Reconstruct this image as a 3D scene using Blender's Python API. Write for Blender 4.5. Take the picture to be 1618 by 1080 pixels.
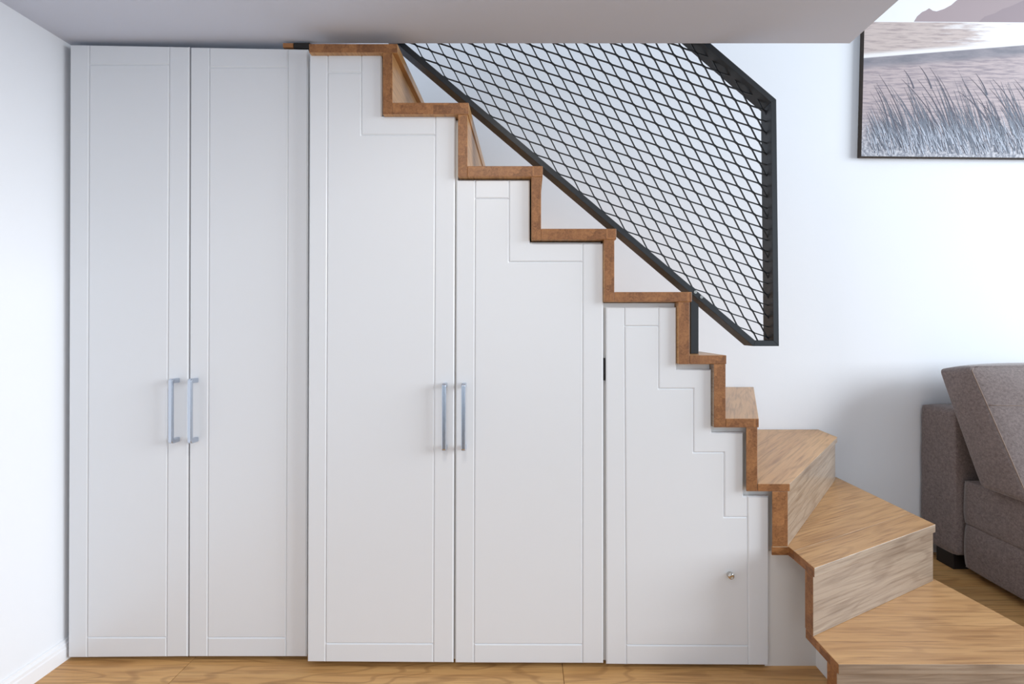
import bpy, bmesh, math, random
from mathutils import Vector, Matrix
random.seed(7)
for o in list(bpy.data.objects):
    bpy.data.objects.remove(o)
SC = bpy.context.scene
COL = SC.collection

# ------------------------------------------------------------------ measures
# 1 unit = 1 pixel of the photograph at the plane of the stair's open side
U = 1 / 444.0
F = 690.0
CX, CY = 835.0, 518.0
DF = F * U
FLOOR = 545.0
ZC = FLOOR * U
WALL_D = 1.54

def W(X, d, H):
    return Vector((X * U, d * DF, ZC - H * U))

# ------------------------------------------------------------------ camera
cam = bpy.data.cameras.new('camera')
cam.sensor_fit = 'HORIZONTAL'
cam.sensor_width = 36.0
cam.lens = F / 1618.0 * 36.0
cam.shift_x = -(CX - 809.0) / 1618.0
cam.shift_y = -(540.0 - CY) / 1618.0
cam.clip_start = 0.05
camo = bpy.data.objects.new('camera', cam)
camo.location = (0, 0, ZC)
camo.rotation_euler = (math.pi / 2, 0, 0)
COL.objects.link(camo)
SC.camera = camo

# ------------------------------------------------------------------ light
vs = SC.view_settings
vs.view_transform = 'Standard'
vs.look = 'None'
vs.gamma = 1.0
vs.use_curve_mapping = False
vs.exposure = 0.14

world = bpy.data.worlds.new('world')
SC.world = world
world.use_nodes = True
bg = world.node_tree.nodes['Background']
bg.inputs['Color'].default_value = (0.75, 0.87, 1.0, 1)
bg.inputs['Strength'].default_value = 0.56

def area(name, loc, target, sx, sy, power, color):
    l = bpy.data.lights.new(name, 'AREA')
    l.shape = 'RECTANGLE'
    l.size, l.size_y = sx, sy
    l.energy = power
    l.color = color
    o = bpy.data.objects.new(name, l)
    o.location = loc
    o.rotation_euler = (Vector(target) - Vector(loc)).to_track_quat('-Z', 'Y').to_euler()
    COL.objects.link(o)
    return o

# tall windows of the double-height room, to the right and behind the camera
area('window_light_right', (7.0, -0.7, 2.6), (-1.5, 0.9, 0.8), 3.4, 3.0, 490, (0.86, 0.93, 1.0))
area('window_light_rear', (0.6, -3.6, 1.5), (0.2, 1.6, 1.1), 3.6, 2.0, 24, (0.90, 0.95, 1.0))
# ceiling downlight in front of the cabinets
area('downlight', (-0.2, 0.62, 2.27), (-0.2, 0.62, 0), 0.12, 0.12, 6, (1.0, 0.93, 0.84))

# ------------------------------------------------------------------ materials
def srgb(r, g, b):
    def c(v):
        v /= 255.0
        return v / 12.92 if v <= 0.04045 else ((v + 0.055) / 1.055) ** 2.4
    return (c(r), c(g), c(b), 1)

def newmat(name):
    m = bpy.data.materials.new(name)
    m.use_nodes = True
    nt = m.node_tree
    return m, nt, nt.nodes['Principled BSDF']

def N(nt, kind, **kw):
    n = nt.nodes.new(kind)
    for k, v in kw.items():
        setattr(n, k, v)
    return n

def paint(name, col, rough=0.5, bump=0.0, bscale=300, spec=0.5, var=0.02):
    m, nt, p = newmat(name)
    tc = N(nt, 'ShaderNodeTexCoord')
    no = N(nt, 'ShaderNodeTexNoise')
    no.inputs['Scale'].default_value = 2.5
    no.inputs['Detail'].default_value = 3
    nt.links.new(tc.outputs['Object'], no.inputs['Vector'])
    hs = N(nt, 'ShaderNodeHueSaturation')
    hs.inputs['Color'].default_value = col
    mr = N(nt, 'ShaderNodeMapRange')
    mr.inputs['To Min'].default_value = 1 - var
    mr.inputs['To Max'].default_value = 1 + var
    nt.links.new(no.outputs['Fac'], mr.inputs['Value'])
    nt.links.new(mr.outputs['Result'], hs.inputs['Value'])
    nt.links.new(hs.outputs['Color'], p.inputs['Base Color'])
    p.inputs['Roughness'].default_value = rough
    p.inputs['Specular IOR Level'].default_value = spec
    if bump:
        nb = N(nt, 'ShaderNodeTexNoise')
        nb.inputs['Scale'].default_value = bscale
        nt.links.new(tc.outputs['Object'], nb.inputs['Vector'])
        b = N(nt, 'ShaderNodeBump')
        b.inputs['Strength'].default_value = bump
        b.inputs['Distance'].default_value = 0.002
        nt.links.new(nb.outputs['Fac'], b.inputs['Height'])
        nt.links.new(b.outputs['Normal'], p.inputs['Normal'])
    return m

def metal(name, col, rough, metallic=1.0):
    m, nt, p = newmat(name)
    tc = N(nt, 'ShaderNodeTexCoord')
    no = N(nt, 'ShaderNodeTexNoise')
    no.inputs['Scale'].default_value = 60
    nt.links.new(tc.outputs['Object'], no.inputs['Vector'])
    mr = N(nt, 'ShaderNodeMapRange')
    mr.inputs['To Min'].default_value = rough * 0.85
    mr.inputs['To Max'].default_value = rough * 1.15
    nt.links.new(no.outputs['Fac'], mr.inputs['Value'])
    nt.links.new(mr.outputs['Result'], p.inputs['Roughness'])
    p.inputs['Base Color'].default_value = col
    p.inputs['Metallic'].default_value = metallic
    return m

def wood(name, dark, mid, light, rough=0.38, ring=5.0, pore=1.0, tone=0.12, figure=0.35):
    """oak: u of the UV map runs along the grain, in metres"""
    m, nt, p = newmat(name)
    L = nt.links.new
    uv = N(nt, 'ShaderNodeUVMap')
    oi = N(nt, 'ShaderNodeObjectInfo')
    mul = N(nt, 'ShaderNodeMath', operation='MULTIPLY')
    mul.inputs[1].default_value = 37.0
    L(oi.outputs['Random'], mul.inputs[0])
    cmb = N(nt, 'ShaderNodeCombineXYZ')
    for i in range(3):
        L(mul.outputs[0], cmb.inputs[i])
    add = N(nt, 'ShaderNodeVectorMath', operation='ADD')
    L(uv.outputs['UV'], add.inputs[0])
    L(cmb.outputs[0], add.inputs[1])
    def stretched(sx, sy, scale, detail, dist=0.0):
        mp = N(nt, 'ShaderNodeMapping')
        mp.inputs['Scale'].default_value = (sx, sy, 1)
        L(add.outputs[0], mp.inputs['Vector'])
        t = N(nt, 'ShaderNodeTexNoise')
        t.inputs['Scale'].default_value = scale
        t.inputs['Detail'].default_value = detail
        t.inputs['Distortion'].default_value = dist
        L(mp.outputs[0], t.inputs['Vector'])
        return t
    broad = stretched(1.0, 18.0, 1.0, 8, 0.25)
    broad.inputs['Roughness'].default_value = 0.68
    # cathedral figure: contour lines of a slow noise
    slow = stretched(0.9, 6.5, 1.0, 2, 0.25)
    m1 = N(nt, 'ShaderNodeMath', operation='MULTIPLY')
    m1.inputs[1].default_value = ring * 6.283
    L(slow.outputs['Fac'], m1.inputs[0])
    sn = N(nt, 'ShaderNodeMath', operation='SINE')
    L(m1.outputs[0], sn.inputs[0])
    rg = N(nt, 'ShaderNodeMapRange')
    rg.inputs['From Min'].default_value = 0.6
    rg.inputs['From Max'].default_value = 1.0
    L(sn.outputs[0], rg.inputs['Value'])
    fine = stretched(5.0, 120.0, 1.0, 5)
    pr = N(nt, 'ShaderNodeMapRange')
    pr.inputs['From Min'].default_value = 0.48
    pr.inputs['From Max'].default_value = 0.70
    L(fine.outputs['Fac'], pr.inputs['Value'])
    ramp = N(nt, 'ShaderNodeValToRGB')
    e = ramp.color_ramp.elements
    e[0].position, e[0].color = 0.28, mid
    e[1].position, e[1].color = 0.72, light
    L(broad.outputs['Fac'], ramp.inputs['Fac'])
    mixa = N(nt, 'ShaderNodeMix', data_type='RGBA')
    mixa.inputs['B'].default_value = dark
    fa = N(nt, 'ShaderNodeMath', operation='MULTIPLY')
    fa.inputs[1].default_value = figure
    L(rg.outputs['Result'], fa.inputs[0])
    L(fa.outputs[0], mixa.inputs['Factor'])
    L(ramp.outputs['Color'], mixa.inputs['A'])
    mixb = N(nt, 'ShaderNodeMix', data_type='RGBA')
    mixb.inputs['B'].default_value = dark
    fb = N(nt, 'ShaderNodeMath', operation='MULTIPLY')
    fb.inputs[1].default_value = 0.55 * pore
    L(pr.outputs['Result'], fb.inputs[0])
    L(fb.outputs[0], mixb.inputs['Factor'])
    L(mixa.outputs['Result'], mixb.inputs['A'])
    hs = N(nt, 'ShaderNodeHueSaturation')
    mv = N(nt, 'ShaderNodeMapRange')
    mv.inputs['To Min'].default_value = 1 - tone
    mv.inputs['To Max'].default_value = 1 + tone
    L(oi.outputs['Random'], mv.inputs['Value'])
    L(mv.outputs['Result'], hs.inputs['Value'])
    L(mixb.outputs['Result'], hs.inputs['Color'])
    L(hs.outputs['Color'], p.inputs['Base Color'])
    p.inputs['Roughness'].default_value = rough
    bp = N(nt, 'ShaderNodeBump')
    bp.inputs['Strength'].default_value = 0.25
    bp.inputs['Distance'].default_value = 0.001
    bp.invert = True
    L(pr.outputs['Result'], bp.inputs['Height'])
    L(bp.outputs['Normal'], p.inputs['Normal'])
    return m

def endgrain(name, a, b):
    m, nt, p = newmat(name)
    L = nt.links.new
    uv = N(nt, 'ShaderNodeUVMap')
    oi = N(nt, 'ShaderNodeObjectInfo')
    mp = N(nt, 'ShaderNodeMapping')
    mp.inputs['Scale'].default_value = (25, 25, 1)
    L(uv.outputs['UV'], mp.inputs['Vector'])
    L(oi.outputs['Random'], mp.inputs['Location'])
    # glued lamellas: each with its own tone
    vo = N(nt, 'ShaderNodeTexVoronoi', feature='F1', distance='CHEBYCHEV')
    vo.inputs['Scale'].default_value = 0.9
    L(mp.outputs[0], vo.inputs['Vector'])
    sp = N(nt, 'ShaderNodeSeparateColor')
    L(vo.outputs['Color'], sp.inputs['Color'])
    no = N(nt, 'ShaderNodeTexNoise')
    no.inputs['Scale'].default_value = 4.0
    no.inputs['Detail'].default_value = 5
    no.inputs['Distortion'].default_value = 1.2
    L(mp.outputs[0], no.inputs['Vector'])
    ad = N(nt, 'ShaderNodeMath', operation='MULTIPLY_ADD')
    ad.inputs[1].default_value = 0.25
    L(sp.outputs[0], ad.inputs[0])
    mm = N(nt, 'ShaderNodeMath', operation='MULTIPLY')
    mm.inputs[1].default_value = 0.6
    L(no.outputs['Fac'], mm.inputs[0])
    L(mm.outputs[0], ad.inputs[2])
    ramp = N(nt, 'ShaderNodeValToRGB')
    ramp.color_ramp.elements[0].position = 0.25
    ramp.color_ramp.elements[0].color = a
    ramp.color_ramp.elements[1].position = 0.75
    ramp.color_ramp.elements[1].color = b
    L(ad.outputs[0], ramp.inputs['Fac'])
    L(ramp.outputs['Color'], p.inputs['Base Color'])
    p.inputs['Roughness'].default_value = 0.45
    return m

def fabric(name, a, b):
    m, nt, p = newmat(name)
    L = nt.links.new
    tc = N(nt, 'ShaderNodeTexCoord')
    n1 = N(nt, 'ShaderNodeTexNoise')
    n1.inputs['Scale'].default_value = 90
    n1.inputs['Detail'].default_value = 6
    n1.inputs['Roughness'].default_value = 0.7
    L(tc.outputs['Object'], n1.inputs['Vector'])
    n2 = N(nt, 'ShaderNodeTexNoise')
    n2.inputs['Scale'].default_value = 600
    n2.inputs['Detail'].default_value = 2
    L(tc.outputs['Object'], n2.inputs['Vector'])
    mx = N(nt, 'ShaderNodeMath', operation='MULTIPLY_ADD')
    mx.inputs[1].default_value = 0.5
    L(n2.outputs['Fac'], mx.inputs[0])
    ml = N(nt, 'ShaderNodeMath', operation='MULTIPLY')
    ml.inputs[1].default_value = 0.5
    L(n1.outputs['Fac'], ml.inputs[0])
    L(ml.outputs[0], mx.inputs[2])
    ramp = N(nt, 'ShaderNodeValToRGB')
    ramp.color_ramp.elements[0].position = 0.36
    ramp.color_ramp.elements[0].color = a
    ramp.color_ramp.elements[1].position = 0.66
    ramp.color_ramp.elements[1].color = b
    L(mx.outputs[0], ramp.inputs['Fac'])
    L(ramp.outputs['Color'], p.inputs['Base Color'])
    p.inputs['Roughness'].default_value = 0.95
    p.inputs['Sheen Weight'].default_value = 0.35
    p.inputs['Sheen Roughness'].default_value = 0.4
    bp = N(nt, 'ShaderNodeBump')
    bp.inputs['Strength'].default_value = 0.5
    bp.inputs['Distance'].default_value = 0.002
    L(mx.outputs[0], bp.inputs['Height'])
    L(bp.outputs['Normal'], p.inputs['Normal'])
    return m

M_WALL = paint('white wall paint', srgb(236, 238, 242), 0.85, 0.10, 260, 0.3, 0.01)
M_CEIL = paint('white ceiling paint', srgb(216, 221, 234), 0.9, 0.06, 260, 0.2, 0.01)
M_DOOR = paint('warm white satin lacquer', srgb(225, 227, 230), 0.36, 0.0, 1, 0.5, 0.006)
M_BODY = paint('white cabinet board', srgb(230, 229, 227), 0.5, 0, 1, 0.5, 0.01)
M_BASE = paint('white gloss baseboard', srgb(240, 240, 242), 0.4)
M_ALU = metal('brushed aluminium', srgb(198, 206, 218), 0.25)
M_CHROME = metal('polished steel', srgb(200, 196, 190), 0.12)
M_BLACK = metal('charcoal powder-coated steel', srgb(46, 50, 54), 0.45, 0.25)
M_HOLE = paint('black plastic', srgb(24, 20, 18), 0.6)
M_OAK = wood('oiled oak', srgb(126, 84, 48), srgb(180, 133, 86), srgb(210, 165, 114), 0.34, 9.0, 1.0, 0.06, 0.22)
M_OAK_COOLLIT = wood('cool-lit oak copy', srgb(104, 84, 68), srgb(144, 124, 106), srgb(174, 156, 137), 0.30, 9.0, 1.0, 0.05, 0.30)  # the same oak, greyed to imitate cool light on winder risers and nosings
M_OAKE = endgrain('oak end grain', srgb(116, 73, 40), srgb(184, 128, 78))
M_FLOOR = wood('oak floorboards', srgb(128, 84, 44), srgb(196, 144, 86), srgb(226, 180, 120), 0.42, 15.0, 0.8, 0.14, 0.34)
M_FAB = fabric('grey brown chenille', srgb(92, 80, 78), srgb(150, 136, 132))
M_PIPE = fabric('beige seam thread', srgb(120, 102, 92), srgb(158, 136, 122))
M_SHADOWGAP = paint('dark recess board', srgb(60, 56, 52), 0.8)

# ------------------------------------------------------------------ builders
def obj(name, me, mat, parent=None, mats=None):
    o = bpy.data.objects.new(name, me)
    COL.objects.link(o)
    for mm in (mats or [mat]):
        if mm is not None and mm.name not in [x.name for x in me.materials if x]:
            me.materials.append(mm)
    if parent is not None:
        o.parent = parent
        o.matrix_parent_inverse = Matrix.Identity(4)
        o.location = Vector(o.location) - parent_world(parent)
    return o

def parent_world(p):
    v = Vector(p.location)
    while p.parent is not None:
        p = p.parent
        v += Vector(p.location)
    return v

def place(o, world_loc):
    o.location = Vector(world_loc) - (parent_world(o.parent) if o.parent else Vector((0, 0, 0)))

def thing(name, label, cat, loc, group=None, parent=None):
    o = bpy.data.objects.new(name, None)
    o.empty_display_size = 0.1
    COL.objects.link(o)
    if parent:
        o.parent = parent
    place(o, loc)
    if label:
        o['label'] = label
    if cat:
        o['category'] = cat
    if group:
        o['group'] = group
    return o

def prism_mesh(name, bottom, top):
    """two matching rings of world points -> closed solid"""
    n = len(bottom)
    c = sum((Vector(p) for p in list(bottom) + list(top)), Vector()) / (2 * n)
    bm = bmesh.new()
    a = [bm.verts.new(Vector(p) - c) for p in bottom]
    b = [bm.verts.new(Vector(p) - c) for p in top]
    bm.faces.new(a)
    fb = bm.faces.new(b)
    for i in range(n):
        bm.faces.new((a[i], a[(i + 1) % n], b[(i + 1) % n], b[i]))
    bmesh.ops.recalc_face_normals(bm, faces=bm.faces)
    return bm, c, fb

def finish(bm, name):
    me = bpy.data.meshes.new(name)
    bm.to_mesh(me)
    bm.free()
    return me

def solid(name, ringA, ringB, mat, parent=None, bevel=0.0, grain=None, endmat=None, segs=2, bandmat=None):
    bm, c, fb = prism_mesh(name, ringA, ringB)
    if bevel:
        bmesh.ops.bevel(bm, geom=bm.edges[:], offset=bevel, segments=segs, profile=0.5, affect='EDGES', clamp_overlap=True)
    if grain is not None:
        g = Vector(grain).normalized()
        uvl = bm.loops.layers.uv.new('UVMap')
        up = Vector((0, 0, 1)) if abs(g.z) < 0.9 else Vector((1, 0, 0))
        side = g.cross(up).normalized()
        up2 = side.cross(g).normalized()
        for f in bm.faces:
            n = f.normal
            if endmat is not None and abs(n.dot(g)) > 0.4:
                f.material_index = 1
                for l in f.loops:
                    l[uvl].uv = (l.vert.co.dot(side), l.vert.co.dot(up2))
            else:
                if bandmat is not None and abs(n.z) < 0.5:
                    f.material_index = 2  # upright faces along the grain get the copy with light in its colour
                v = side if abs(n.dot(up2)) >= abs(n.dot(side)) else up2
                for l in f.loops:
                    l[uvl].uv = (l.vert.co.dot(g), l.vert.co.dot(v))
    me = finish(bm, name)
    o = obj(name, me, mat, parent, mats=[mat] + ([endmat] if endmat else []) + ([bandmat] if bandmat else []))
    place(o, c)
    return o

def depth_solid(name, polyXH, d0, d1, mat, parent=None, **kw):
    return solid(name, [W(x, d0, h) for x, h in polyXH], [W(x, d1, h) for x, h in polyXH], mat, parent, **kw)

def flat_solid(name, polyXd, h0, h1, mat, parent=None, **kw):
    return solid(name, [W(x, d, h0) for x, d in polyXd], [W(x, d, h1) for x, d in polyXd], mat, parent, **kw)

def box(name, lo, hi, mat, parent=None, **kw):
    (x0, y0, z0), (x1, y1, z1) = lo, hi
    ring = [(x0, y0), (x1, y0), (x1, y1), (x0, y1)]
    return solid(name, [(x, y, z0) for x, y in ring], [(x, y, z1) for x, y in ring], mat, parent, **kw)

def tube_mesh(name, pts, rad, sides=8, closed_ends=True):
    bm = bmesh.new()
    pts = [Vector(p) for p in pts]
    c = sum(pts, Vector()) / len(pts)
    rings = []
    for i, p in enumerate(pts):
        t = (pts[min(i + 1, len(pts) - 1)] - pts[max(i - 1, 0)]).normalized()
        a = t.cross(Vector((0, 1, 0)))
        if a.length < 1e-4:
            a = t.cross(Vector((1, 0, 0)))
        a.normalize()
        b = t.cross(a).normalized()
        rings.append([bm.verts.new(p - c + rad * (math.cos(k * 2 * math.pi / sides) * a + math.sin(k * 2 * math.pi / sides) * b)) for k in range(sides)])
    for r, s in zip(rings, rings[1:]):
        for k in range(sides):
            f = bm.faces.new((r[k], r[(k + 1) % sides], s[(k + 1) % sides], s[k]))
            f.smooth = True
    if closed_ends:
        bm.faces.new(rings[0])
        bm.faces.new(rings[-1])
    bmesh.ops.recalc_face_normals(bm, faces=bm.faces)
    return finish(bm, name), c

def tube(name, pts, rad, mat, parent=None, sides=8):
    me, c = tube_mesh(name, pts, rad, sides)
    o = obj(name, me, mat, parent)
    place(o, c)
    return o

def structure(o, label=None):
    o['kind'] = 'structure'
    if label:
        o['label'] = label
    return o

# ------------------------------------------------------------------ setting
XL = -764.0            # left wall
CEIL = -472.0          # underside of the loft slab
CEIL_D = 1.05          # its edge over the stairs
XR = 533.0             # its free right edge
YB = WALL_D * DF
ZTOP = 4.6

wb = structure(box('wall_back', (XL * U - 0.12, YB, 0), (5.2, YB + 0.12, ZTOP), M_WALL), 'white plastered wall behind the stairs and the sofa')
wl = structure(box('wall_left', (XL * U - 0.12, -3.0, 0), (XL * U, YB, ZTOP), M_WALL), 'white plastered wall left of the wardrobe')
cz = ZC - CEIL * U
ring = [(XL * U, -3.0), (XR * U, -3.0), (XR * U, CEIL_D * DF), (-360 * U, CEIL_D * DF), (-360 * U, YB), (XL * U, YB)]
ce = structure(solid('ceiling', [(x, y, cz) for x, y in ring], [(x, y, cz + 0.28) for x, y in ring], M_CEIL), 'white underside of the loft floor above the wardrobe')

# floor: boards run parallel to the back wall
fl = structure(box('floor', (XL * U - 0.12, -3.0, -0.05), (5.2, YB + 0.12, -0.014), M_SHADOWGAP), 'oak plank floor')
PW = 0.145
LEN = 1.367
seam0 = W(-531 * 1.04, 1, 0).x
row_y = YB
r = 0
# the row in front of the cabinets has its far edge just behind the doors
base_y = 1.055 * DF
rows = []
y = base_y
while y < YB:
    rows.append((y, min(y + PW, YB)))
    y += PW
y = base_y
k = 0
while y > -0.6:
    rows.append((y - PW, y))
    y -= PW
for ri, (y0, y1) in enumerate(rows):
    if abs(y1 - base_y) < 1e-6:
        off = 0.0
    else:
        off = (ri * 0.437 + 0.3) % 1.0 * LEN
    x = seam0 + off
    while x > XL * U:
        x -= LEN
    while x < 3.0:
        a, b = max(x, XL * U), min(x + LEN, 3.0)
        if b - a > 0.03:
            g = 0.0008
            solid('plank', [(a + g, y0 + g, -0.014), (b - g, y0 + g, -0.014), (b - g, y1 - g, -0.014), (a + g, y1 - g, -0.014)],
                  [(a + g, y0 + g, 0), (b - g, y0 + g, 0), (b - g, y1 - g, 0), (a + g, y1 - g, 0)], M_FLOOR, fl,
                  bevel=0.001, grain=(1, 0, 0), segs=1)
        x += LEN

# moulded baseboard along the left wall
xw = XL * U
prof = [(0, 0), (0.013, 0), (0.013, 0.045), (0.011, 0.050), (0.011, 0.060), (0.006, 0.066), (0.005, 0.074), (0.0, 0.076)]
bb = solid('baseboard_left', [(xw + a, -3.0, b) for a, b in prof], [(xw + a, 1.30 * DF, b) for a, b in prof], M_BASE)
structure(bb, 'white moulded baseboard along the left wall')

# ------------------------------------------------------------------ cabinets
def pxH(pts, d):
    return [((x - CX) * d, (y - CY) * d) for x, y in pts]

def door_piece(name, pts, d, parent, bev=0.004, thick=0.006):
    """lacquered piece of a routed front: pts are outline corners in the door plane"""
    P = pxH(pts, d)
    front = [W(x, d, h) for x, h in P]
    back = [p + Vector((0, thick, 0)) for p in front]
    bm, c, fb = prism_mesh(name, back, front)
    fr = [e for e in bm.edges if all((v.co + c).y < d * DF + 1e-5 for v in e.verts)]
    bmesh.ops.bevel(bm, geom=fr, offset=bev, segments=1, profile=0.5, affect='EDGES', clamp_overlap=True)
    me = finish(bm, name)
    o = obj(name, me, M_DOOR, parent)
    place(o, c)
    return o

def handle(parent, d, x, y0, y1, proj):
    """bar handle: a bar on two posts, one mesh; x is the base of the posts in the door plane"""
    X = (x - CX) * d * U
    yd = d * DF
    z0 = ZC - (y1 - CY) * d * U
    z1 = ZC - (y0 - CY) * d * U
    w = 0.0075
    bm = bmesh.new()
    cz_ = (z0 + z1) / 2
    prof = []
    # side profile (depth, height) of the bent bar, as one outline
    t = 0.010
    out = [(0, z1), (-proj + 0.006, z1), (-proj, z1 - 0.006), (-proj, z0 + 0.006), (-proj + 0.006, z0), (0, z0),
           (0, z0 + 0.017), (-proj + t, z0 + 0.017), (-proj + t, z1 - 0.017), (0, z1 - 0.017)]
    A = [(X - w, yd + a, z) for a, z in out]
    B = [(X + w, yd + a, z) for a, z in out]
    bm, c, fb = prism_mesh('handle', A, B)
    bmesh.ops.bevel(bm, geom=bm.edges[:], offset=0.0028, segments=3, profile=0.5, affect='EDGES', clamp_overlap=True)
    me = finish(bm, 'handle')
    for p in me.polygons:
        p.use_smooth = False
    o = obj('handle', me, M_ALU, parent)
    o['label'] = 'brushed aluminium bar handle'
    place(o, c)
    return o

def lerpx(a, b, y, y0, y1):
    return a + (b - a) * (y - y0) / (y1 - y0)

T1 = 0.0185

def slab(parent, pts, d):
    P = pxH(pts, d)
    f = [W(x, d, h) + Vector((0, 0.0045, 0)) for x, h in P]
    b = [p + Vector((0, T1 - 0.0045, 0)) for p in f]
    return solid('core', f, b, M_DOOR, parent)

def shrink(pts, k):
    n = len(pts)
    cx = sum(p[0] for p in pts) / n
    out = []
    # inset an axis-aligned outline (clockwise in image space) by k
    area2 = sum(pts[i][0] * pts[(i + 1) % n][1] - pts[(i + 1) % n][0] * pts[i][1] for i in range(n))
    s = 1 if area2 > 0 else -1
    for i in range(n):
        p0, p1, p2 = Vector(pts[i - 1]), Vector(pts[i]), Vector(pts[(i + 1) % n])
        a = (p1 - p0).normalized()
        b = (p2 - p1).normalized()
        na = Vector((-a.y, a.x)) * s
        nb = Vector((-b.y, b.x)) * s
        m = (na + nb)
        m = m / max(m.dot(na), 0.2)
        q = p1 + m * k
        out.append((q.x, q.y))
    return out

D12 = 1.036
D345 = 1.012

# --- tall wardrobe with two plain doors
wardrobe = thing('wardrobe', 'tall white wardrobe with two plain full-height doors beside the left wall', 'wardrobe', (-540 * U * 1.03, D12 * DF, 0))
def plain_door(TL, TR, BR, BL, v1, v2, ht, hb, hx):
    cxx = (BL[0] + BR[0]) / 2
    dr = thing('door', None, None, W((cxx - CX) * D12, D12, (BL[1] - CY) * D12), parent=wardrobe)
    outline = [TL, TR, BR, BL]
    slab(dr, shrink(outline, 0.6), D12)
    yt, yb = TL[1], BL[1]
    def at(v, y):
        return lerpx(v[0], v[1], y, yt, yb)
    def top(x):
        return lerpx(TL[1], TR[1], x, TL[0], TR[0])
    def bot(x):
        return lerpx(BL[1], BR[1], x, BL[0], BR[0])
    door_piece('stile', [TL, (v1[0], top(v1[0])), (v1[1], bot(v1[1])), BL], D12, dr)
    door_piece('stile', [(v2[0], top(v2[0])), TR, BR, (v2[1], bot(v2[1]))], D12, dr)
    door_piece('rail', [(v1[0], top(v1[0])), (v2[0], top(v2[0])), (at(v2, ht), ht), (at(v1, ht), ht)], D12, dr)
    door_piece('rail', [(at(v1, hb), hb), (at(v2, hb), hb), (v2[1], bot(v2[1])), (v1[1], bot(v1[1]))], D12, dr)
    door_piece('panel', [(at(v1, ht), ht), (at(v2, ht), ht), (at(v2, hb), hb), (at(v1, hb), hb)], D12, dr)
    handle(dr, D12, hx, 596.5, 697, 0.037)
    return dr
plain_door((110, 70), (298.8, 73.5), (296.3, 1037.5), (107, 1039), (141, 137.5), (267.5, 263), 102, 1006.5, 281.5)
plain_door((300.6, 74), (486.3, 77.3), (484, 1037.5), (297.8, 1037.5), (331, 328), (455, 451.5), 106.5, 1007, 311)
body = pxH([(112, 80), (484, 80), (482, 1036), (110, 1036)], D12)
bx0, bx1 = body[0][0], body[2][0]
depth_solid('carcass', [(bx0, -440), (bx1, -440), (bx1, 535), (bx0, 535)], D12 + 0.0135, 1.52, M_BODY, wardrobe)
depth_solid('plinth', [(bx0 + 6, 535), (bx1 - 6, 535), (bx1 - 6, FLOOR), (bx0 + 6, FLOOR)], D12 + 0.03, 1.50, M_SHADOWGAP, wardrobe)

# --- two-door cabinet whose tops step down with the stairs
stepcab = thing('under_stair_cabinet', 'white under-stair cabinet with two stepped-top doors and slim bar handles', 'cabinet', W(-115, D345, FLOOR))
dr3 = thing('door', None, None, W(-235, D345, 530), parent=stepcab)
o3 = [(489, 84.5), (603, 84.5), (603, 183), (719.3, 183), (716.3, 1047), (485.5, 1045.5)]
slab(dr3, shrink(o3, 0.6), D345)
door_piece('stile', [(489, 84.5), (518, 84.5), (514.5, 1045.7), (485.5, 1045.5)], D345, dr3)
door_piece('rail', [(518, 84.5), (571, 84.5), (571, 115), (517.9, 115)], D345, dr3)
door_piece('stepped_stile', [(571, 84.5), (603, 84.5), (603, 183), (688, 183), (687.9, 213), (571, 213)], D345, dr3)
door_piece('stile', [(688, 183), (719.3, 183), (716.3, 1047), (684.7, 1046.8)], D345, dr3)
door_piece('rail', [(514.6, 1016), (684.8, 1016.5), (684.7, 1046.8), (514.5, 1045.7)], D345, dr3)
door_piece('panel', [(517.9, 115), (571, 115), (571, 213), (687.9, 213), (684.8, 1016.5), (514.6, 1016)], D345, dr3)
handle(dr3, D345, 704, 604, 709, 0.034)
dr4 = thing('door', None, None, W(3, D345, 532), parent=stepcab)
o4 = [(721, 284), (837, 284), (837, 384), (953.3, 384), (953.3, 1048), (719.3, 1047.2)]
slab(dr4, shrink(o4, 0.6), D345)
door_piece('stile', [(721, 284), (751, 284), (749, 1047.4), (719.3, 1047.2)], D345, dr4)
door_piece('rail', [(751, 284), (804.5, 284), (804.5, 313.5), (750.9, 313.5)], D345, dr4)
door_piece('stepped_stile', [(804.5, 284), (837, 284), (837, 384), (921, 384), (921, 413.5), (804.5, 413.5)], D345, dr4)
door_piece('stile', [(921, 384), (953.3, 384), (953.3, 1048), (920.5, 1047.9)], D345, dr4)
door_piece('rail', [(749.1, 1017), (920.5, 1017.5), (920.5, 1047.9), (749, 1047.4)], D345, dr4)
door_piece('panel', [(750.9, 313.5), (804.5, 313.5), (804.5, 413.5), (921, 413.5), (920.5, 1017.5), (749.1, 1017)], D345, dr4)
handle(dr4, D345, 734, 604, 709, 0.034)

# --- low cupboard under the winders
cup = thing('under_stair_cupboard', 'low white cupboard with one stair-shaped door and a small lock knob', 'cupboard', W(252, D345, FLOOR))
dr5 = thing('door', None, None, W(252, D345, 535), parent=cup)
o5 = [(957.5, 485), (1069, 485), (1069, 583.5), (1124.5, 583.5), (1124.5, 683), (1175, 683), (1175, 783.5), (1215, 783.5), (1215, 1051), (958, 1049.5)]
slab(dr5, shrink(o5, 0.6), D345)
door_piece('stile', [(957.5, 485), (987, 485), (990, 1049.8), (958, 1049.5)], D345, dr5)
door_piece('rail', [(987, 485), (1041, 485), (1041, 515), (987.2, 515)], D345, dr5)
door_piece('stepped_stile', [(1041, 485), (1069, 485), (1069, 583.5), (1124.5, 583.5), (1124.5, 683), (1175, 683), (1175, 783.5), (1181, 783.5),
                             (1181.2, 816.5), (1144.5, 816.5), (1144.5, 714.5), (1096, 714.5), (1096, 613.8), (1041, 613.8)], D345, dr5)
door_piece('stile', [(1181, 783.5), (1215, 783.5), (1215, 1051), (1183, 1050.7)], D345, dr5)
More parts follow.
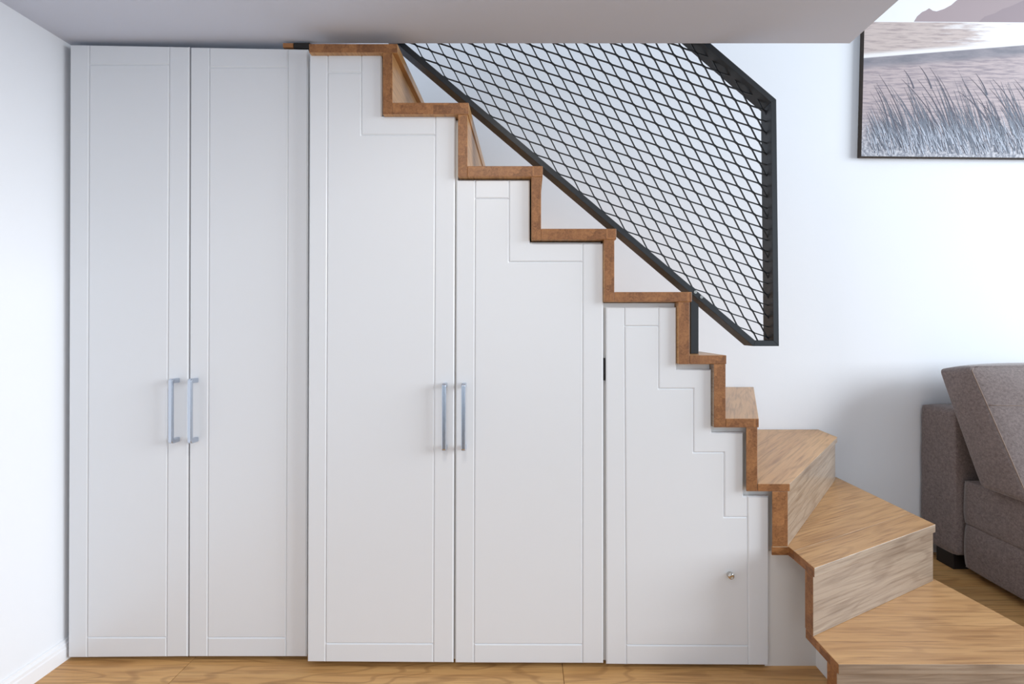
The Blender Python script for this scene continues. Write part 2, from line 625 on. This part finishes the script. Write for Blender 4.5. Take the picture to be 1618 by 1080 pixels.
door_piece('rail', [(989.9, 1018.5), (1182.8, 1019.5), (1183, 1050.7), (990, 1049.8)], D345, dr5)
door_piece('panel', [(987.2, 515), (1041, 515), (1041, 613.8), (1096, 613.8), (1096, 714.5), (1144.5, 714.5), (1144.5, 816.5), (1181.2, 816.5), (1182.8, 1019.5), (989.9, 1018.5)], D345, dr5)
# lock knob
kx, kz = (1153 - CX) * D345 * U, ZC - (907 - CY) * D345 * U
bm = bmesh.new()
prof = [(0.0, 0.0125), (0.0125, 0.0125), (0.0132, 0.0118), (0.0150, 0.0105), (0.0165, 0.0085), (0.0172, 0.0045), (0.0150, 0.0040), (0.0150, 0.0)]
rings = []
for dpt, rr in prof:
    if rr == 0:
        rings.append([bm.verts.new((0, -dpt, 0))])
    else:
        rings.append([bm.verts.new((rr * 0.92 * math.cos(a * math.pi / 10), -dpt, rr * 0.92 * math.sin(a * math.pi / 10))) for a in range(20)])
for ra, rb in zip(rings, rings[1:]):
    for i in range(20):
        if len(rb) == 1:
            bm.faces.new((ra[i], ra[(i + 1) % 20], rb[0]))
        else:
            f = bm.faces.new((ra[i], ra[(i + 1) % 20], rb[(i + 1) % 20], rb[i]))
            f.smooth = True
bmesh.ops.recalc_face_normals(bm, faces=bm.faces)
ko = obj('lock_knob', finish(bm, 'lock_knob'), M_CHROME, dr5)
ko['label'] = 'small round steel lock knob'
place(ko, (kx, D345 * DF, kz))
bm = bmesh.new()

# stepped carcasses right under the treads
def carc(name, poly, parent, d0=1.0245, d1=1.50):
    return depth_solid(name, poly, d0, d1, M_BODY, parent)
carc('carcass', [(-354, -432), (-233, -432), (-233, -336), (-114, -336), (-114, -238), (2, -238), (2, -138.5), (117, -138.5), (117, 535), (-354, 535)], stepcab)
depth_solid('plinth', [(-350, 535), (114, 535), (114, FLOOR), (-350, FLOOR)], 1.045, 1.49, M_SHADOWGAP, stepcab)
carc('carcass', [(119, -40.5), (236.5, -40.5), (236.5, 58), (293, 58), (293, 158), (352, 158), (352, 259), (397, 259), (397, 360), (380, 360), (380, 537), (119, 537)], cup)
depth_solid('plinth', [(128, 537), (376, 537), (376, FLOOR), (128, FLOOR)], 1.045, 1.45, M_SHADOWGAP, cup)
# dark strike plate in the joint between the stepped doors
hx = pxH([(952.6, 565), (955.6, 565), (955.6, 600), (952.6, 600)], 1.026)
hp = depth_solid('strike_plate', [(x, h) for x, h in hx], 1.018, 1.0243, M_HOLE, cup)
hp['label'] = 'black metal strike plate in the door joint'

# ------------------------------------------------------------------ staircase
stairs = thing('staircase', 'oak staircase with thick treads turning in winders down to the floor', 'staircase', W(300, 1.2, FLOOR))
def X(px):
    return px - CX
def Hh(py):
    return py - CY
DB = 1.537
# straight flight: tread (x0, x1, ytop, ybottom), riser (x0, x1) down to the bottom of the next tread
treads = [(488, 628, 69, 83), (620, 740.5, 162, 180.5), (738.5, 857.5, 262, 279), (855, 974, 361, 378), (971, 1093.5, 461, 476.5)]
risers = [(604.5, 620), (723.5, 738.5), (839.5, 855), (955, 971), (1072.5, 1090)]
nxt_bottom = [180.5, 279, 378, 476.5, 575]
BV = 0.002
for i, (x0, x1, y0, y1) in enumerate(treads):
    dd = DB
    depth_solid('tread', [(X(x0), Hh(y0)), (X(x1), Hh(y0)), (X(x1), Hh(y1)), (X(x0), Hh(y1))], 1.0, dd, M_OAK, stairs, bevel=BV, grain=(0, 1, 0), endmat=M_OAKE)
    rx0, rx1 = risers[i]
    depth_solid('riser', [(X(rx0), Hh(y1)), (X(rx1), Hh(y1)), (X(rx1), Hh(nxt_bottom[i])), (X(rx0), Hh(nxt_bottom[i]))], 1.0005, dd, M_OAK, stairs, bevel=BV, grain=(0, 1, 0), endmat=M_OAKE)

def vec(a, b):
    return W(b[0], b[1], 0) - W(a[0], a[1], 0)

def wtread(poly, h0, h1, g):
    return flat_solid('tread', poly, h1, h0, M_OAK, stairs, bevel=BV, grain=g, endmat=M_OAKE, bandmat=M_OAK_COOLLIT)
def wriser(poly, h0, h1, g):
    return flat_solid('riser', poly, h1, h0, M_OAK_COOLLIT, stairs, bevel=BV, grain=g, endmat=M_OAKE)  # winder risers only: cool light is put into the wood colour

g5 = vec((313, 1.0), (325, DB))
wtread([(255, 1.0), (313, 1.0), (325, DB), (255, DB)], 43, 57, g5)
wriser([(293, 1.0005), (312, 1.0005), (324, DB), (305, DB)], 57, 157, g5)
g6 = vec((364, 1.0), (547, DB))
wtread([(312, 1.0), (364, 1.0), (547, DB), (324, DB)], 143, 157, g6)
wriser([(344, 1.0005), (362, 1.0005), (545, DB), (527, DB)], 157, 258, g6)
g7 = vec((413, 1.0), (698, 1.43))
wtread([(362, 1.0), (413, 1.0), (698, 1.43), (704, DB), (545, DB)], 246, 258, g7)
wriser([(385, 1.0005), (410, 1.0005), (695, 1.434), (670, 1.434)], 258, 345, g7)
g8 = vec((411, 0.91), (716, 1.113))
# the winder tread is two boards: the field and the nosing board
n8 = Vector((716 - 411, (1.113 - 0.91) * F)).normalized()
pn = Vector((-n8.y, n8.x))
wN = 44
a8 = (411, 0.91)
b8 = (716, 1.113)
t8 = lambda p, k: (p[0] + pn.x * k, p[1] + pn.y * k / F)
i0 = (411, 0.91 + wN / n8.x / F)
i1 = (715, 1.113 + (wN / n8.x - 1 * n8.y / n8.x) / F)
wtread([a8, b8, i1, i0], 345, 359, g8)
wtread([i0, i1, (713, DB), (700, DB), (385, 1.003), (385, 1.0), (410.5, 1.0)], 345, 359, g8)
wriser([(411, 0.914), (713, 1.115), (713, 1.142), (411, 0.941)], 359, 445.5, g8)
wtread([(411, 0.939), (411, 0.839), (750, 0.839), (722, 1.122), (720, 1.145)], 445.5, 459, (1, 0, 0))
wriser([(411.5, 0.845), (748, 0.845), (748, 0.873), (411.5, 0.873)], 459, FLOOR, (1, 0, 0))
# white infill below the winders
o = flat_solid('infill_panel', [(382, 1.022), (464, 1.022), (464, 1.033), (382, 1.033)], FLOOR, 359, M_BODY, stairs)
o['label'] = 'white infill panel under the winders'
flat_solid('infill_panel', [(464, 0.874), (470, 0.874), (470, 1.033), (464, 1.033)], FLOOR, 459, M_BODY, stairs)
flat_solid('infill_panel', [(464, 0.955), (470, 0.958), (470, 1.033), (464, 1.033)], 459, 359, M_BODY, stairs)
flat_solid('infill_panel', [(700, 1.15), (706, 1.15), (706, DB), (700, DB)], FLOOR, 359, M_BODY, stairs)
# landing edge strip above the wardrobe
depth_solid('landing_trim', [((447 - CX) * 1.038, -460), ((463 - CX) * 1.038, -460), ((463 - CX) * 1.038, -467), ((447 - CX) * 1.038, -467)], 1.038, 1.049, M_OAKE, stairs)
depth_solid('landing_bracket', [((463.5 - CX) * 1.038, -459), ((489 - CX) * 1.038, -459), ((489 - CX) * 1.038, -468), ((463.5 - CX) * 1.038, -468)], 1.039, 1.049, M_HOLE, stairs)

# ------------------------------------------------------------------ railing
rail = thing('stair_railing', 'charcoal steel railing panel of diamond mesh bolted beside the stairs', 'railing', W(277, 1.07, 43))
DR0, DR1 = 1.056, 1.102
DM = 1.079
outer = [(1190.5, 546.5), (1231, 546.5), (1226.7, 157), (832.5, -180), (333.5, -180)]
inner = shrink(outer, 8.6)
for i in range(5):
    j = (i + 1) % 5
    quad = [outer[i], outer[j], inner[j], inner[i]]
    P = pxH(quad, DR0)
    depth_solid('frame_bar', P, DR0, DR1, M_BLACK, rail, bevel=0.0008, segs=1)
# expanded-metal strands; lattice steps in the panel's own plane
u_, v_ = Vector((23.1, 8.6)), Vector((12.4, 21.6))
bond = Vector((2.1, 1.75))
org = Vector((923.4, 187.4))
# the lattice was measured in the panel plane; clip it to the middle of the frame's inner flange
k = DM / DR0
clip = [((x - CX) / k + CX, (y - CY) / k + CY) for x, y in shrink(outer, 7.0)]
def clipseg(p, q):
    t0, t1 = 0.0, 1.0
    n = len(clip)
    a2 = sum(clip[i][0] * clip[(i + 1) % n][1] - clip[(i + 1) % n][0] * clip[i][1] for i in range(n))
    s = 1 if a2 > 0 else -1
    d = q - p
    for i in range(n):
        a = Vector(clip[i])
        e = Vector(clip[(i + 1) % n]) - a
        nrm = Vector((-e.y, e.x)) * s
        den = nrm.dot(d)
        num = nrm.dot(p - a)
        if abs(den) < 1e-9:
            if num < 0:
                return None
            continue
        t = -num / den
        if den > 0:
            t0 = max(t0, t)
        else:
            t1 = min(t1, t)
    if t0 >= t1:
        return None
    return p + d * t0, p + d * t1

def strand_mesh(pts):
    """flat steel ribbon standing in the panel plane, mitred at its bends"""
    bm = bmesh.new()
    hw, hd = 0.0018, 0.0026
    P = [W((p.x - CX) * DM, DM, (p.y - CY) * DM) for p in pts]
    c = sum(P, Vector()) / len(P)
    rings = []
    for i, p in enumerate(P):
        t0 = (P[i] - P[i - 1]).normalized() if i else (P[1] - P[0]).normalized()
        t1 = (P[i + 1] - P[i]).normalized() if i < len(P) - 1 else t0
        n0 = Vector((-t0.z, 0, t0.x))
        n1 = Vector((-t1.z, 0, t1.x))
        n = n0 + n1
        n = n / max(n.dot(n0), 0.3) * hw
        y = Vector((0, hd, 0))
        rings.append([bm.verts.new(p - c + s1 * n + s2 * y) for s1, s2 in ((-1, -1), (1, -1), (1, 1), (-1, 1))])
    bm.faces.new(rings[0])
    bm.faces.new(rings[-1][::-1])
    for r0, r1 in zip(rings, rings[1:]):
        for i in range(4):
            bm.faces.new((r0[i], r1[i], r1[(i + 1) % 4], r0[(i + 1) % 4]))
    bmesh.ops.recalc_face_normals(bm, faces=bm.faces)
    return finish(bm, 'mesh_strand'), c
for kk in range(-45, 46):
    line = []
    for i in range(-60, 61):
        node = org + u_ * i + v_ * (i - kk)
        nu = node + u_
        # neighbouring strands touch along the bonds
        e = Vector((-0.3, 0.36))
        line += [node - bond - e, node + bond - e, nu - bond + e, nu + bond + e]
    runs = []
    cur = []
    for p, q in zip(line, line[1:]):
        r_ = clipseg(p, q)
        if not r_ or (r_[1] - r_[0]).length < 0.15:
            if len(cur) > 1:
                runs.append(cur)
            cur = []
            continue
        if not cur:
            cur = [r_[0]]
        elif (cur[-1] - r_[0]).length > 0.01:
            runs.append(cur)
            cur = [r_[0]]
        cur.append(r_[1])
    if len(cur) > 1:
        runs.append(cur)
    for run in runs:
        me, c = strand_mesh(run)
        o = obj('mesh_strand', me, M_BLACK, rail)
        place(o, c)
# support post on the winder tread with two screws
depth_solid('post', [(272, -50), (285, -39.5), (285, 42.8), (272, 42.8)], 1.060, 1.085, M_BLACK, rail, bevel=0.0008, segs=1)
for sx, sy in ((1098.6, 461.3), (1108.3, 469)):
    c0 = W((sx - CX) * DR0, DR0, (sy - CY) * DR0)
    tube('screw', [c0 + Vector((0, 0.002, 0)), c0 + Vector((0, -0.0022, 0)), c0 + Vector((0, -0.003, 0))], 0.0062, M_CHROME, rail, sides=14)

# ------------------------------------------------------------------ painting
PD = 1.52
def Pp(px, py, off=0.0):
    """point on the canvas front, measured where it hangs"""
    p = W((px - CX) * PD, PD, (py - CY) * PD)
    p.y -= off
    return p
pic = thing('canvas_picture', 'unframed canvas print of beach grass before a lake and hills', 'picture', Pp(1560, 247))
TLp, BLp = (1368.5, -62), (1361.0, 246.5)
BRp = (1361.0 + 470, 246.5 + 4.6)
TRp = (1368.5 + 470, -62 + 4.6)
def canvas_xy(u, v):
    """u 0..1 left to right, v 0..1 bottom to top"""
    x = (BLp[0] * (1 - u) + BRp[0] * u) * (1 - v) + (TLp[0] * (1 - u) + TRp[0] * u) * v
    y = (BLp[1] * (1 - u) + BRp[1] * u) * (1 - v) + (TLp[1] * (1 - u) + TRp[1] * u) * v
    return x, y
m, nt, p = newmat('printed canvas')
L = nt.links.new
uvn = N(nt, 'ShaderNodeUVMap')
sep = N(nt, 'ShaderNodeSeparateXYZ')
L(uvn.outputs['UV'], sep.inputs[0])
# UV is in photograph-like print units: x to the right, y up from the lower edge, 1 = print height
def noise(sx, sy, detail=4, rough=0.6):
    mp = N(nt, 'ShaderNodeMapping')
    mp.inputs['Scale'].default_value = (sx, sy, 1)
    L(uvn.outputs['UV'], mp.inputs['Vector'])
    t = N(nt, 'ShaderNodeTexNoise')
    t.inputs['Scale'].default_value = 1
    t.inputs['Detail'].default_value = detail
    t.inputs['Roughness'].default_value = rough
    L(mp.outputs[0], t.inputs['Vector'])
    return t.outputs['Fac']
def math_(op, a, b=None, c=None):
    n = N(nt, 'ShaderNodeMath', operation=op)
    for i, q in enumerate((a, b, c)):
        if q is None:
            continue
        if isinstance(q, (int, float)):
            n.inputs[i].default_value = q
        else:
            L(q, n.inputs[i])
    return n.outputs[0]
def mix(f, a, b):
    n = N(nt, 'ShaderNodeMix', data_type='RGBA')
    if isinstance(f, (int, float)):
        n.inputs['Factor'].default_value = f
    else:
        L(f, n.inputs['Factor'])
    for s, q in (('A', a), ('B', b)):
        if isinstance(q, tuple):
            n.inputs[s].default_value = q
        else:
            L(q, n.inputs[s])
    return n.outputs['Result']
def smooth(v, a, b):
    n = N(nt, 'ShaderNodeMapRange', interpolation_type='SMOOTHSTEP')
    n.inputs['From Min'].default_value = a
    n.inputs['From Max'].default_value = b
    L(v, n.inputs['Value'])
    return n.outputs['Result']
ux, vy = sep.outputs[0], sep.outputs[1]
ripple = noise(9, 90)
ripple2 = noise(5, 40)
sand = mix(smooth(ripple, 0.40, 0.66), srgb(188, 172, 172), srgb(148, 136, 142))
water = mix(smooth(ripple, 0.42, 0.68), srgb(200, 184, 178), srgb(168, 152, 150))
# glitter: brighter to the right and towards the shore line
gl = math_('ADD', math_('MULTIPLY', ux, 0.9), math_('MULTIPLY', ripple2, 0.9))
glit = smooth(gl, 0.84, 1.12)
water = mix(glit, water, srgb(247, 245, 247))
# shore line climbs slowly to the right
shore = math_('MULTIPLY_ADD', ux, 0.09, 0.505)
dist = math_('SUBTRACT', vy, shore)
band = mix(smooth(noise(7, 30), 0.3, 0.7), srgb(122, 120, 128), srgb(150, 144, 150))
col = mix(smooth(dist, -0.075, -0.035), sand, band)
foam = mix(0.5, srgb(232, 228, 228), srgb(240, 236, 232))
col = mix(smooth(dist, -0.006, 0.0), col, foam)
col = mix(smooth(dist, 0.006, 0.03), col, water)
low = smooth(math_('ADD', vy, math_('MULTIPLY', noise(14, 14), 0.12)), 0.34, 0.05)
speck = mix(smooth(noise(70, 60, 3), 0.35, 0.68), srgb(110, 118, 132), srgb(206, 208, 214))
col = mix(math_('MULTIPLY', low, 0.85), col, speck)
L(col, p.inputs['Base Color'])
p.inputs['Roughness'].default_value = 0.7
M_PRINT = m
M_EDGE = paint('dark printed canvas edge', srgb(74, 66, 60), 0.7, 0, 1, 0.3, 0.25)
M_SKY = paint('print sky', srgb(238, 237, 240), 0.7)
M_HILL = paint('print near hill', srgb(168, 152, 154), 0.7, 0, 1, 0.3, 0.05)
M_HILL2 = paint('print far hill', srgb(156, 141, 145), 0.7, 0, 1, 0.3, 0.05)
M_BLADE = [paint('print grass ' + str(i), c_, 0.7, 0, 1, 0.3, 0.1) for i, c_ in enumerate((srgb(98, 98, 110), srgb(120, 126, 138), srgb(188, 194, 206)))]
# stretched canvas block
TH = (WALL_D - PD) * DF
fr = [Pp(*canvas_xy(a, b)) for a, b in ((0, 0), (1, 0), (1, 1), (0, 1))]
bk = [q + Vector((0, TH - 0.0005, 0)) for q in fr]
cb = solid('canvas_block', [q + Vector((0, 0.0008, 0)) for q in fr], bk, M_EDGE, pic, bevel=0.0015)
def print_sheet(name, pts, off, mat, parent, uvs=None):
    bm = bmesh.new()
    W3 = [Pp(x, y, off) for x, y in pts]
    c = sum(W3, Vector()) / len(W3)
    f = bm.faces.new([bm.verts.new(q - c) for q in W3])
    if uvs:
        uvl = bm.loops.layers.uv.new('UVMap')
        for l, q in zip(f.loops, uvs):
            l[uvl].uv = q
    g = bmesh.ops.extrude_face_region(bm, geom=[f])
    bmesh.ops.translate(bm, verts=[e for e in g['geom'] if isinstance(e, bmesh.types.BMVert)], vec=(0, 0.0003, 0))
    bmesh.ops.recalc_face_normals(bm, faces=bm.faces)
    o = obj(name, finish(bm, name), mat, parent)
    place(o, c)
    return o
hz = (246.5 - 34.5) / 308.5       # print horizon
asp = 470 / 308.5
q = [(0, 0), (1, 0), (1, hz + 0.003), (0, hz)]
shore_p = print_sheet('printed_shore', [canvas_xy(*a) for a in q], 0.0, M_PRINT, pic, [(a * asp, b / 1.0) for a, b in q])
print_sheet('printed_sky', [canvas_xy(*a) for a in ((0, hz), (1, hz + 0.003), (1, 1), (0, 1))], 0.0, M_SKY, pic)
print_sheet('printed_hill', [(1444, 34.3), (1449, 26), (1457, 19), (1463, 16.5), (1468, 13), (1474, 17), (1480, 18), (1492, 14), (1503, 8), (1511, 1), (1528, -9),
                             (1550, -14), (1590, -30), (1640, -34), (1700, -20), (1790, -6), (1828, -3), (1830, 37), (1700, 36), (1560, 35)], 0.0002, M_HILL, pic)
print_sheet('printed_hill', [(1546, 34.9), (1556, 26), (1572, 21), (1584, 14), (1594, 11), (1606, 6), (1622, -2), (1650, -4), (1700, 8), (1760, 22), (1790, 36.4), (1640, 35.6)], 0.0004, M_HILL2, pic)
# printed grass blades, leaning left
bms = [bmesh.new() for _ in range(3)]
cg = Pp(1560, 200)
rg_ = random.Random(3)
BN = [0]
def blade(x0, y0, ang, ln, wd, bend, mi):
    pts = []
    x, y = x0, y0
    n = 6
    for i in range(n + 1):
        pts.append((x, y))
        a = ang + bend * i / n
        x += -math.sin(a) * ln / n
        y += -math.cos(a) * ln / n
    if pts[-1][0] < 1367 or max(q[0] for q in pts) > 1826 or y0 > 246:
        return
    bm = bms[mi]
    BN[0] += 1
    off = 0.0004 + 1.1e-6 * BN[0]
    prev = None
    for i, (x, y) in enumerate(pts):
        a = ang + bend * i / n
        w = wd * (1 - 0.9 * i / n) * 0.5
        nx, ny = math.cos(a), -math.sin(a)
        A = bm.verts.new(Pp(x - nx * w, y - ny * w, off) - cg)
        B = bm.verts.new(Pp(x + nx * w, y + ny * w, off) - cg)
        if prev:
            bm.faces.new((prev[0], prev[1], B, A))
        prev = (A, B)
for i in range(360):
    x0 = rg_.uniform(1368, 1826)
    ln = rg_.choice((40, 55, 75, 95)) * rg_.uniform(0.7, 1.15)
    y0 = rg_.uniform(205, 243)
    blade(x0, y0, rg_.uniform(0.12, 0.42), ln, rg_.uniform(1.2, 2.6), rg_.uniform(0.1, 0.42), rg_.choice((0, 1, 1)))
# the tall blades that stand out of the clump
for tx, ty, bx_, by_ in ((1384, 120, 1437, 230), (1381, 133, 1420, 225), (1427, 111, 1444, 140), (1420, 128, 1492, 218), (1451, 105, 1472, 140),
                         (1465, 109, 1512, 205), (1446, 128, 1500, 215), (1528, 124, 1580, 190), (1540, 117, 1560, 150), (1565, 127, 1616, 200),
                         (1511, 146, 1560, 190), (1520, 134, 1552, 200), (1560, 142, 1612, 215), (1378, 136, 1404, 200), (1386, 176, 1460, 240),
                         (1540, 160, 1600, 225), (1600, 128, 1650, 205), (1640, 120, 1690, 205), (1690, 130, 1740, 210), (1740, 122, 1790, 205)):
    L_ = math.hypot(bx_ - tx, by_ - ty)
    a0 = math.atan2(bx_ - tx, by_ - ty)
    blade(bx_, by_, a0 - 0.22, L_ * 1.01, 2.3, 0.42, 0)
for i in range(700):
    x0 = rg_.uniform(1366, 1826)
    y0 = rg_.uniform(210, 245)
    blade(x0, y0, rg_.uniform(0.1, 0.5), rg_.uniform(14, 40), rg_.uniform(0.8, 1.6), rg_.uniform(0.0, 0.4), 2 if rg_.random() < 0.6 else 1)
for i, bm in enumerate(bms):
    bmesh.ops.recalc_face_normals(bm, faces=bm.faces)
    o = obj('printed_grass', finish(bm, 'printed_grass'), M_BLADE[i], pic)
    o['kind'] = 'stuff'
    place(o, cg)

# ------------------------------------------------------------------ sofa
sofa = thing('sofa', 'grey-brown fabric sofa standing against the back wall by the lowest steps', 'sofa', W(1400, 1.3, FLOOR))
def soft_box(name, lo, hi, mat, parent, rad=0.03, bulge=0.008, seed=0, cuts=10):
    """upholstered block: rounded edges and slightly swollen faces"""
    bm = bmesh.new()
    bmesh.ops.create_cube(bm, size=2.0)
    bmesh.ops.subdivide_edges(bm, edges=bm.edges[:], cuts=cuts, use_grid_fill=True)
    lo, hi = Vector(lo), Vector(hi)
    c = (lo + hi) / 2
    h = (hi - lo) / 2
    rr = random.Random(seed)
    ph = [rr.uniform(0, 6) for _ in range(6)]
    for v in bm.verts:
        q = v.co.copy()
        # keep the grid denser near the edges
        s = Vector([math.copysign(abs(t) ** 0.6, t) if t else 0 for t in q])
        P = Vector((s.x * h.x, s.y * h.y, s.z * h.z))
        inn = Vector([max(-(h[i] - rad), min(h[i] - rad, P[i])) for i in range(3)])
        d = P - inn
        if d.length > 1e-9:
            m_ = max(abs(d.x), abs(d.y), abs(d.z))
            nrm = d.normalized()
            P = inn + nrm * m_
            f = (1 - s.x ** 4 if abs(nrm.x) < 0.5 else 1) * (1 - s.y ** 4 if abs(nrm.y) < 0.5 else 1) * (1 - s.z ** 4 if abs(nrm.z) < 0.5 else 1)
            P += nrm * bulge * f
            P += nrm * 0.0022 * math.sin(P.x * 9 + ph[0] + 3 * math.sin(P.z * 7 + ph[1])) * math.sin(P.z * 13 + ph[2] + P.y * 8)
        v.co = P
    for f in bm.faces:
        f.smooth = True
    o = obj(name, finish(bm, name), mat, parent)
    place(o, c)
    return o
def wb_(x0, x1, d0, d1, h0, h1):
    a, b = W(x0, d0, h1), W(x1, d1, h0)
    return (a.x, a.y, a.z), (b.x, b.y, b.z)
lo, hi = wb_(950, 1850, 1.405, 1.536, 182, 508)
soft_box('back_frame', lo, hi, M_FAB, sofa, 0.022, 0.004, 1, 18)
lo, hi = wb_(962, 1850, 0.95, 1.398, 336, 430)
soft_box('seat', lo, hi, M_FAB, sofa, 0.012, 0.006, 2, 18)
lo, hi = wb_(963, 1849, 0.952, 1.397, 430, 527)
soft_box('seat_base', lo, hi, M_FAB, sofa, 0.012, 0.006, 3, 18)
for fx, fd in ((978, 1.46), (1815, 1.50), (990, 1.0), (1815, 1.0)):
    flat_solid('foot', [(fx - 18, fd - 0.03), (fx + 18, fd - 0.03), (fx + 18, fd + 0.03), (fx - 18, fd + 0.03)], FLOOR, 500, M_HOLE, sofa, bevel=0.003)

# loose back cushion leaning on the back frame
cush = thing('sofa_cushion', 'large grey-brown back cushion with beige seams leaning on the sofa', 'cushion', W(1180, 1.27, 336))
CXL, CXR = 940, 1420
prof = {'bt': (1.452, 92), 'ft': (1.352, 80), 'bb': (1.315, 333), 'fb': (1.185, 334)}
def cpt(a, b, t):
    """a: left-right 0..1, b: bottom-top 0..1, t: back-front 0..1"""
    bt, ft, bb_, fb = (Vector(prof[k]) for k in ('bt', 'ft', 'bb', 'fb'))
    q = (bb_ * (1 - t) + fb * t) * (1 - b) + (bt * (1 - t) + ft * t) * b
    return W(CXL + (CXR - CXL) * a, q.x, q.y)
bm = bmesh.new()
bmesh.ops.create_cube(bm, size=2.0)
bmesh.ops.subdivide_edges(bm, edges=bm.edges[:], cuts=22, use_grid_fill=True)
cc = cpt(0.5, 0.5, 0.5)
nf = (cpt(0.5, 0.5, 1) - cpt(0.5, 0.5, 0)).normalized()
nu_ = (cpt(0.5, 1, 0.5) - cpt(0.5, 0, 0.5)).normalized()
def cush_point(q):
    s = [math.copysign(abs(t) ** 0.75, t) if t else 0 for t in q]
    a, t, b = (s[0] + 1) / 2, (1 - s[1]) / 2, (s[2] + 1) / 2
    P = cpt(a, b, t)
    ea, et, eb = 1 - s[0] ** 4, 1 - s[1] ** 2, 1 - s[2] ** 4
    wr = 0.007 * math.sin(11 * a + 9 * b + 2.0 * math.sin(6 * b)) * ea * eb
    P += nf * (0.035 * ea * eb * (1 if s[1] < 0 else -0.25) * abs(s[1]) + wr)
    P += nu_ * (0.022 * ea * et if s[2] > 0 else -0.0 ) * max(s[2], 0) ** 3
    P += Vector((1, 0, 0)) * (0.014 * eb * et * math.copysign(abs(s[0]) ** 3, s[0]))
    # round the eight corners and the long edges
    e = sum(1 for t_ in s if abs(t_) > 0.98)
    if e >= 2:
        P += (cc - P).normalized() * (0.008 if e == 2 else 0.022)
    return P
for v in bm.verts:
    v.co = cush_point(v.co) - cc
for f in bm.faces:
    f.smooth = True
o = obj('cushion_cover', finish(bm, 'cushion_cover'), M_FAB, cush)
place(o, cc)
o.modifiers.new('smooth', 'SUBSURF').levels = 1
o.modifiers['smooth'].render_levels = 1
# seams: along the front-left edge and across the front
def lin(n, f):
    return [f(i / n) for i in range(n + 1)]
edge = lin(24, lambda t: cush_point(Vector((-1, -1, -0.98 + 1.96 * t))) - nf * 0.001)
s1 = tube('seam', edge, 0.0028, M_PIPE, cush, 6)
top_e = lin(24, lambda t: cush_point(Vector((-0.98 + 1.96 * t, -1, 1))))
tube('seam', top_e, 0.0022, M_FAB, cush, 6)
cross = lin(24, lambda t: cush_point(Vector((-0.97 + 1.9 * t, -1, 0.28))) + nf * 0.0005)
tube('seam', cross, 0.0016, M_PIPE, cush, 6)
